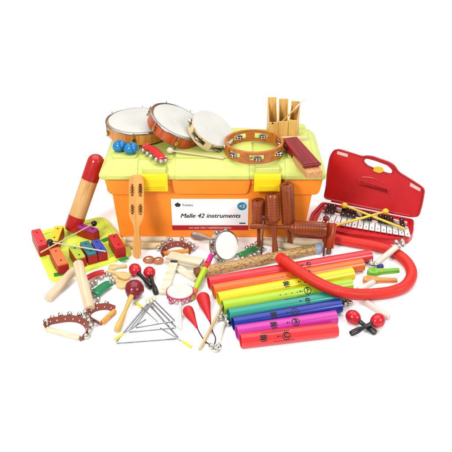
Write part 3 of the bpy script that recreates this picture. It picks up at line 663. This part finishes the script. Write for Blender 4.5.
# small beaters that stand before them
def ballstick(label, top, foot, yt, br, sr, hm, smt):
    pt = V(top[0], top[1], yt); pf = G(foot[0], foot[1], .003); M = frame(pf, pt-pf); Ln = (pt-pf).length
    t = thing('ball_beater', label, 'beater', M, 'upright ball beaters')
    MB().lathe(M, [(0, sr), (Ln-br*.5, sr*.9)], 12).build('stick', smt, t); MB().ball((Ln, 0, 0), br, M, 20).build('head', hm, t)
ballstick('thin grey beater with dark red ball leaning on the sideways guiro at left', (263.5, 218), (261, 258), -.19, .0085, .0030, plastic('6a1a1a', .25, 0), metal('9a8a84', .35))
ballstick('thin beater with dark red ring head beside the small upright block at right', (326, 218.5), (323.5, 256), -.155, .0095, .0032, plastic('7c1a1c', .25, 0), wood('8e3420', '6c2212'))
pf = G(328.5, 254, .004); pt = V(332, 223, -.13); M = frame(pf, pt-pf, (0, -1, 0)); Ln = (pt-pf).length
t = thing('tone_block', 'small upright brown wooden block at the right end of the sideways guiro', 'wood block', M)
MB().lathe(M, [(0, .007), (Ln*.12, .008), (Ln*.2, .0065)], 16).build('foot', wood('7a5a40', '5c3c28'), t)
MB().lathe(M, [(Ln*.18, .013), (Ln*.2, .0145), (Ln*.97, .0155), (Ln, .0135), (Ln-.003, .011), (Ln-.02, .010)], 28).build('barrel', wood('cc4e1e', '9e3412', .3), t)
# ================================================================== BAMBOO RAIN STICK
def bamboo():
    m, t_, b_ = base('burnt_bamboo'); tc = t_.nodes.new('ShaderNodeTexCoord'); mp = t_.nodes.new('ShaderNodeMapping'); mp.inputs['Scale'].default_value = (60, 150, 150)
    v = t_.nodes.new('ShaderNodeTexVoronoi'); v.inputs['Scale'].default_value = 1.6; n_ = t_.nodes.new('ShaderNodeTexNoise'); n_.inputs['Scale'].default_value = 9
    t_.links.new(tc.outputs['Object'], mp.inputs['Vector']); t_.links.new(mp.outputs['Vector'], v.inputs['Vector']); t_.links.new(tc.outputs['Object'], n_.inputs['Vector'])
    r_ = t_.nodes.new('ShaderNodeValToRGB'); r_.color_ramp.interpolation = 'EASE'
    e = r_.color_ramp.elements; e[0].position = .16; e[0].color = rgb('6a4622'); e[1].position = .42; e[1].color = rgb('bd9150')
    e2 = e.new(.6); e2.color = rgb('cda664')
    t_.links.new(v.outputs['Distance'], r_.inputs['Fac']); t_.links.new(r_.outputs['Color'], b_.inputs['Base Color']); b_.inputs['Roughness'].default_value = .4
    return m
pa, pb = G(196, 273, .016), G(317.5, 248.5, .016); M = frame(pa, pb-pa); Ln = (pb-pa).length; R = .0158
t = thing('rain_stick', 'long bamboo rain stick with dark burnt marks lying behind the rainbow tubes', 'rain stick', M)
prof = []; x = 0
while x < Ln:
    prof.append((x, R)); x += .01
for nd in (.07, .2, .33): prof += [(nd-.003, R), (nd, R*1.07), (nd+.003, R)]
prof = sorted([p for p in prof if 0 <= p[0] <= Ln])
MB().lathe(M, [(-.002, R*.7), (-.001, R*.95)]+prof+[(Ln, R*.95)], 28).build('tube', bamboo(), t)
MB().lathe(M, [(Ln-.012, R*1.0), (Ln-.011, R*1.08), (Ln+.010, R*1.08), (Ln+.012, R*.9)], 28).build('end_band', plastic('a9bfd0', .35, 0), t)
MB().lathe(M, [(-.004, R*.9), (-.003, R*1.04), (.012, R*1.04), (.013, R)], 28).build('end_band', wood('9c5a2a', '6c3a1a'), t)
# ================================================================== RAINBOW TUBES
tubes = [('red', 'f0363e', (208.5, 283), (370.5, 255.5), 'C', 'longest rainbow tube, pinkish red, rearmost of the fan'),
 ('orange', 'f8732a', (213, 291), (362.5, 264.5), 'D', 'orange percussion tube, second from the back of the fan'),
 ('yellow', 'f8e01c', (218, 299), (352.5, 273.5), 'E', 'yellow percussion tube of the fan'),
 ('lime', 'b4d62c', (222.5, 307), (351, 284.5), 'F', 'lime green percussion tube between the yellow and teal tubes'),
 ('teal', '26a089', (228.5, 315.5), (345, 295.5), 'G', 'teal green percussion tube beside the dark blue one'),
 ('blue', '132f9a', (233, 324), (340.5, 305.5), 'A', 'dark blue percussion tube of the fan'),
 ('magenta', 'd038a8', (236.5, 332.5), (336, 317.3), 'B', 'magenta pink percussion tube, second from the front'),
 ('red', 'f2343a', (240.5, 341), (337, 329.5), 'C', 'shortest percussion tube, bright red, frontmost of the fan')]
R = .0193
for i, (cn, hx, a, c2, note, lab) in enumerate(tubes):
    pa, pb = G(*a, R), G(*c2, R); M = frame(pa, pb-pa); Ln = (pb-pa).length
    t = thing('percussion_tube', lab, 'percussion tube', M, 'rainbow percussion tubes')
    MB().lathe(M, [(0, R-.0018), (.0008, R), (Ln-.0008, R), (Ln, R-.0018), (Ln-.001, R-.0028), (.001, R-.0028)], 48, True).build('tube', plastic(hx, .22, 0, .03, coat=.5), t)
    # printed marks wrapped on the surface, facing up and forward
    u0 = [.49, .5, .5, .5, .5, .38, .38, .25][i]*Ln
    ang0 = math.radians(52 if i < 7 else 38)
    def wrap(v, u=u0, rr=R+.0004, a0=ang0):
        th = a0+v[1]/R; return (u+v[0], -math.cos(th)*rr if True else 0, math.sin(th)*rr)
    big = 1.15 if i in (3, 5, 6, 7) else .8
    mk = MB(); mk.text(M, note, .016*big, 0, .0008, lambda v: wrap((v[0]+.052, v[1]+.001, 0)), 0)
    n_ = 28
    for k in range(n_):
        a1, a2 = 2*PI*k/n_, 2*PI*(k+1)/n_; q = [(.052+r_*math.cos(x_), r_*math.sin(x_)) for r_, x_ in ((.0095*big, a1), (.0078*big, a1), (.0078*big, a2), (.0095*big, a2))]
        mk.add([wrap((x_, y_, 0)) for x_, y_ in q], [(0, 1, 2, 3)], M)
    def patch(x0, x1, y0, y1): mk.add([wrap((x_, y_, 0)) for x_, y_ in ((x0, y0), (x1, y0), (x1, y1), (x0, y1))], [(0, 1, 2, 3)], M)
    # small square logo with ragged bars, tiny caption lines under and above
    if i in (0, 2, 5, 6, 7):
        for (x0, x1, y0, y1) in ((-.010, .002, .004, .007), (-.009, .0035, .0005, .0035), (-.010, .001, -.003, .0), (.0015, .005, -.0025, .006), (-.008, .003, -.0062, -.0045)): patch(x0*1.35-.003, x1*1.35-.003, y0*1.3, y1*1.3)
    patch(.028, .032, -.001, .003); patch(.034, .0365, -.001, .002)
    for k in range(9): patch(.018+k*.0062, .0225+k*.0062, -.0125, -.0108) if i in (7, 3, 5) else None
    if i in (2, 4, 7):
        for k in range(14): patch(-.01+k*.0052, -.006+k*.0052, .0135, .0160)
    if i in (1, 3): [patch(x_, x_+.0028, -.001, .0015) for x_ in (-.03, -.014, .004, .02)]
    if mk.v: mk.build('printed_mark', plastic('1c1a20', .5, 0, 0), t, False)
# ================================================================== RED HOSE
def hose_pt(px, py, z): return G(px, py, z)
Rh = .0165; zt_ = 2*R+Rh
path = [(298, 231.5, Rh+.002), (318, 234.5, Rh), (335, 238.5, Rh), (352, 242, Rh), (370, 245, Rh), (388, 249.5, Rh), (401, 256.5, Rh), (409.5, 266, Rh), (411.5, 276, Rh), (405, 286, Rh), (392, 291.5, Rh+.002), (374, 294, .020), (358, 294.5, .032), (345, 293, .047), (330, 288.5, zt_), (316, 282, zt_), (302, 273.5, zt_), (292, 266.5, zt_), (284, 261, zt_-.004)]
P = catmull([hose_pt(*p) for p in path], 40)
cum = [0]
for i in range(1, len(P)): cum.append(cum[-1]+(P[i]-P[i-1]).length)
N = int(cum[-1]/.0013); pts = []; j = 0
for k in range(N+1):
    s_ = cum[-1]*k/N
    while j < len(cum)-2 and cum[j+1] < s_: j += 1
    f = (s_-cum[j])/max(1e-9, cum[j+1]-cum[j]); pts.append(P[j].lerp(P[j+1], min(1, max(0, f))))
rad = [Rh*(1.0 if (k % 4) in (0, 1) else .945) for k in range(N+1)]
t = thing('corrugated_hose', 'red corrugated sound hose looping at the right and over the rainbow tubes', 'sound hose', (G(410, 275, 0)))
MB().tube(pts, rad, 24, True).build('hose', plastic('ea2a1c', .38, 0, .03, coat=.2), t)
d = (P[-1]-P[-2]).normalized(); M = frame(P[-1]-d*.004, d)
MB().lathe(M, [(0, Rh*.96), (.001, Rh*1.06), (.026, Rh*1.06), (.027, Rh*.98), (.026, Rh*.82), (.008, Rh*.8)], 28).build('cuff', plastic('ea2a1c', .38, 0, .03, coat=.2), t)
# ================================================================== GLOCKENSPIEL CASE
GR = plastic('d81a22', .3, .0003, .05, coat=.25); GR2 = plastic('c4161f', .3, .0003, .05, coat=.25); zb = .026
# base
bo = [(322, 201.5), (414, 219), (413.5, 232), (408, 238), (386, 238), (350, 233.5), (328, 229), (308, 223.5), (311, 213)]
def W2(l, z): return [(G(x, y, z).x, G(x, y, z).y) for x, y in l]
ob = roundpoly(W2(bo, zb), .015, 4); cc = G(365, 220, 0)
t = thing('glockenspiel', 'glockenspiel of white and black metal bars in an open red plastic case', 'glockenspiel', cc)
bs = MB().plate(I4, [ob], 0, zb-.004, .004).build('case_base', GR, t, False)
cen = Vector((sum(p[0] for p in ob)/len(ob), sum(p[1] for p in ob)/len(ob)))
inn = [tuple((Vector(p)-cen)*.93+cen) for p in ob]
MB().plate(I4, [ob, inn], zb-.0045, zb, .0015).build('rim', GR2, t, False, 0, bs)
# bars: back row dark, front row white
WH = plastic('f4f1ee', .25, 0, .02, coat=.3)
BA, BB = G(316.5, 221, zb+.004), G(411, 236.5, zb+.004); BA2, BB2 = G(321.5, 211, zb+.004), G(409, 228.5, zb+.004)
nb = 16
for k in range(nb):
    u0, u1 = (k+.06)/nb, (k+.94)/nb
    q = [BA.lerp(BB, u0), BA.lerp(BB, u1), BA2.lerp(BB2, u1), BA2.lerp(BB2, u0)]; f_ = q[0]-q[3]
    m = MB(); vs = [p-Vector((0, 0, .003)) for p in q]+[p+Vector((0, 0, .0005)) for p in q]
    m.add(vs, [(0, 3, 2, 1), (4, 5, 6, 7), (0, 1, 5, 4), (1, 2, 6, 5), (2, 3, 7, 6), (3, 0, 4, 7)]); o_ = m.build('white_bar', WH, t, False, .0008)
    cm = (q[0]+q[1])/2
    MB().ball(cm.lerp((q[2]+q[3])/2, .2)+Vector((0, 0, .0012)), .0018).build('pin', DARK, t, True, 0, o_)
DA, DB = G(321.5, 211.5, zb+.014), G(408.5, 228, zb+.014); DA2, DB2 = G(325.5, 202.5, zb+.014), G(407, 219.5, zb+.014)
for k in range(nb-1):
    if k in (2, 6, 9, 13): continue
    u0, u1 = (k+.50)/nb, (k+1.40)/nb
    q = [DA.lerp(DB, u0), DA.lerp(DB, u1), DA2.lerp(DB2, u1), DA2.lerp(DB2, u0)]
    m = MB(); vs = [p-Vector((0, 0, .003)) for p in q]+[p+Vector((0, 0, .0005)) for p in q]
    m.add(vs, [(0, 3, 2, 1), (4, 5, 6, 7), (0, 1, 5, 4), (1, 2, 6, 5), (2, 3, 7, 6), (3, 0, 4, 7)]); o_ = m.build('black_bar', BLACKG, t, False, .0008)
    for u in (.2, .8): MB().ball(((q[0]+q[1])/2).lerp((q[2]+q[3])/2, u)+Vector((0, 0, .0012)), .0021).build('pin', CHROME, t, True, 0, o_)
# rails under the bars
for (a, b2, z, hx) in ((DA, DB, .010, 'f4f1ee'), (DA2, DB2, .010, 'f4f1ee')):
    aa = a.lerp(DA2 if a is DA else DA, .2); bb = b2.lerp(DB2 if b2 is DB else DB, .2)
    M = frame(aa-Vector((0, 0, .0085)), bb-aa); MB().box(M, 0, (bb-aa).length, -.003, .003, -.008, .005).build('rail', plastic('f0e2d8', .5, 0), t, False)
# lid standing open
h0 = G(323, 200, zb); h1 = G(416, 218, zb); hd = (h1-h0); hd.z = 0; hd.normalize(); back = Vector((-hd.y, hd.x, 0))
ldir = (Vector((0, 0, 1))*math.cos(math.radians(17))+back*math.sin(math.radians(17))).normalized(); ln = hd.cross(ldir)
LMx = Matrix((hd, ldir, ln)).transposed().to_4x4(); LMx.translation = h0; LI = LMx.inverted()
def LP(l): 
    r_ = []
    for x, y in l:
        p = LI @ PL(x, y, h0, ln); r_.append((p.x, p.y))
    return r_
lo = LP([(323, 198.5), (325.5, 186), (326.5, 172), (329, 157), (333, 150), (338, 148.8), (350, 152.5), (362, 156.3), (366, 155.4), (372, 156), (390, 162.3), (395, 166), (398.5, 172), (412, 180.2), (423, 187.5), (425, 191), (422.5, 205), (419, 217), (412, 217.6)])
hole = LP([(364, 159), (367, 158), (376, 160.5), (388, 165), (393, 170), (392.5, 173.5), (388, 173.5), (378, 170), (367, 165.5), (363.5, 162)])
lo2 = roundpoly(lo, .012, 4); hole2 = roundpoly(hole, .008, 4)
ld = MB().plate(LMx, [lo2, hole2], -.020, 0.0, .003).build('case_lid', GR, t, False)
c2 = Vector((sum(p[0] for p in lo2)/len(lo2), sum(p[1] for p in lo2)/len(lo2)))
# rim bead that follows the lid edge, and handle surround
MB().tube([LMx @ Vector((p[0], p[1], .001)) for p in [tuple((Vector(p)-c2)*.978+c2) for p in lo2]], .0028, 8, cyc=True).build('lid_rim', GR2, t, True, 0, ld)
MB().tube([LMx @ Vector((p[0], p[1], .001)) for p in hole2], .0022, 8, cyc=True).build('handle_rim', GR2, t, True, 0, ld)
cl = LP([(373, 170.5), (375, 166.5), (379, 166), (383, 167.5), (384.5, 171.5), (380, 173), (376, 172)])
MB().plate(LMx, [roundpoly(cl, .004, 3)], .0005, .008, .0015).build('clasp', plastic('f4c62a', .35, 0), t, False, 0, ld)
# embossed name frame and small corner labels
fr = LP([(358, 179), (390, 189.5), (390, 194), (358, 184.5)]); fr2 = [tuple((Vector(p)-Vector((sum(q[0] for q in fr)/4, sum(q[1] for q in fr)/4)))*.86+Vector((sum(q[0] for q in fr)/4, sum(q[1] for q in fr)/4))) for p in fr]
MB().plate(LMx, [fr, fr2], .0002, .0022, .0006).build('embossed_frame', GR, t, False, 0, ld)
a_, b_ = Vector(LP([(362, 177)])[0]), Vector(LP([(384, 184)])[0])
MB().tube([LMx @ Vector((*(a_.lerp(b_, k/14)+Vector((0, .008*math.sin(PI*k/14)))), .0006)) for k in range(15)], .0014, 6).build('embossed_frame', GR, t, True, 0, ld)
for q, vv in (([(337.5, 151), (348, 154), (347.6, 157.2), (337, 154)], 0), ([(410.5, 182.5), (421, 188.5), (420, 191.5), (409.8, 186)], 1)):
    MB().plate(LMx, [LP(q)], .0004, .0016).build('corner_label', plastic('f6c9c4', .5, 0), t, False, 0, ld)
MB().tube([h0+hd*.03+Vector((0, 0, .004)), h0+hd*.30+Vector((0, 0, .004))], .005, 10).build('hinge', GR2, t, True, 0, ld)
YW = plastic('f2cf3a', .35, 0)
mallet('yellow mallet resting on the glockenspiel bars, its ball head at the upper left', (344.5, 205.5), (405, 229), .0105, .0042, YW, plastic('f0d24a', .35, 0), 'yellow glockenspiel mallets', zb+.016, zb+.010, 'ball_mallet')
mallet('yellow mallet resting on the glockenspiel bars, its ball head near the right hinge', (385.5, 211.5), (334, 226), .0105, .0042, YW, plastic('f0d24a', .35, 0), 'yellow glockenspiel mallets', zb+.019, zb+.010, 'ball_mallet')
# ================================================================== RIGHT: CLAPPERS, BELL STICKS
def kazoo(label, a, c2, hx, r0):
    pa, pb = G(*a, .010), G(*c2, .006); M = frame(pa, pb-pa, (0, -.2, 1)); Ln = (pb-pa).length
    t = thing('spoon_castanet', label, 'castanet', M, 'plastic spoon castanets'); mat = plastic(hx, .25, 0, .05, coat=.3)
    for z, tag in ((-.005, 'lower'), (.0045, 'upper')):
        ol = [(0, .35), (.005, .8), (.015, 1), (.028, .92), (.04, .6), (Ln*.55, .5), (Ln*.9, .42), (Ln, .25)]
        ol = [(x, y*r0) for x, y in ol]+[(x, -y*r0) for x, y in ol[::-1]]
        if z > 0: ol = [(x*.97, y*.93) for x, y in ol]
        MB().plate(M, [[(p[0], p[1]) for p in catmull([(x, y, 0) for x, y in ol], 4, True)]], z-.004, z+.004, .002).build('paddle', mat, t, True)
    MB().ball((.016, 0, .0085), .006, M, 14, (1, 1, .3)).build('finger_dimple', plastic(hx, .5, 0, .1), t)
    MB().tube([M @ Vector((.04, -r0*.6, .006)), M @ Vector((.047, 0, .0105)), M @ Vector((.04, r0*.6, .006))], .0018, 8).build('cord', plastic('e8d83c', .5, 0), t)
kazoo('light green plastic castanet with a handle inside the red hose loop', (367.5, 272.5), (399.5, 270.5), '7fc42c', .0125)
kazoo('orange plastic castanet with a handle inside the red hose loop', (363, 280), (397.5, 280.5), 'f29a5a', .0125)
def bell_stick(label, a, c2, ba, bb, r=.0085, z0=0, z1=0, mat=None, extra=None):
    pa, pb = G(*a, r+z0), G(*c2, r+z1); M = frame(pa, pb-pa); Ln = (pb-pa).length
    t = thing('bell_stick', label, 'bells', M, 'white sticks with bells')
    MB().lathe(M, [(0, r*.7), (.002, r), (Ln-.002, r), (Ln, r*.7)], 18).build('handle', mat or plastic('f0e0d0', .4, 0, .03, k=1.6), t)
    for x, y in ba: bell(t, G(x, y, .010+z0), .0082)
    for x, y in bb: bell(t, G(x, y, .010+z1), .0082)
    return t
t = bell_stick('white bell stick lying across the red hose, bells at both ends', (376, 264), (397, 246.5), [(370.5, 260.5), (371.5, 264.5), (375.5, 265)], [(396.5, 242), (399.5, 246), (403, 244.5), (402, 241)], .0095, .002, .036)
pa = G(378, 267, .009); MB().tube([pa, G(382.5, 266, .009)], .007, 12).build('blue_cap', plastic('1d3c8c', .4, 0), t)
bell_stick('pale bell stick coming out from under the front of the hose, pointing lower right', (366, 302), (389.5, 317.5), [(344.5, 303.5), (347, 300.5), (350, 303)], [], .0085, 0, 0, plastic('f4dcd2', .35, 0, .02))
rod('rhythm_stick', 'short pale stick inside the hose loop, left of the orange castanet', (358, 290), (374, 281.5), .008, plastic('f3ebdc', .5, 0, .03), 'stick', 0, 0)
# front: drumstick and bell stick by the rainbow tubes
rod('drumstick', 'slim wooden drumstick left of the rainbow tubes, pointing to the bottom', (222.5, 306), (199.5, 349.5), .0046, wood('e6cfa4', 'cfae7a', .5), 'stick', .012, 0)
bell_stick('clear bell stick beside the front tubes with bells at both ends', (224, 325), (219, 343), [(221, 317.5), (226, 320), (228, 323)], [(211.5, 346), (215.5, 349), (218.5, 347)], .0042, 0, 0, plastic('ece6da', .25, 0, .02))
# red cone shakers with cords
for lab, fat, tip, rr, cord in (('larger red cone shaker with a dark cord, nearer the rainbow tubes', (203, 298), (210, 321), .0185, [(210, 321), (212.5, 331), (215.5, 338), (214.5, 344)]), ('smaller red cone shaker with a dark cord, left of the larger one', (188, 310.5), (197, 327.5), .015, [(197, 327.5), (200.5, 334.5), (205, 341), (209.5, 344.5)])):
    pa, pb = G(*fat, rr), G(*tip, .005); M = frame(pa, pb-pa); Ln = (pb-pa).length
    t = thing('cone_shaker', lab, 'shaker', M, 'red cone shakers')
    MB().lathe(M, [(-rr*.8*math.cos(q*PI/12), max(1e-5, rr*math.sin(q*PI/12))) for q in range(6)]+[(0, rr), (Ln*.25, rr*.9), (Ln*.6, rr*.52), (Ln, .003)], 28).build('cone', plastic('d8202a', .45, .0006, .06), t)
    MB().tube(catmull([G(x, y, .003) for x, y in cord], 6), .0016, 8).build('cord', plastic('5e1620', .6, 0), t)
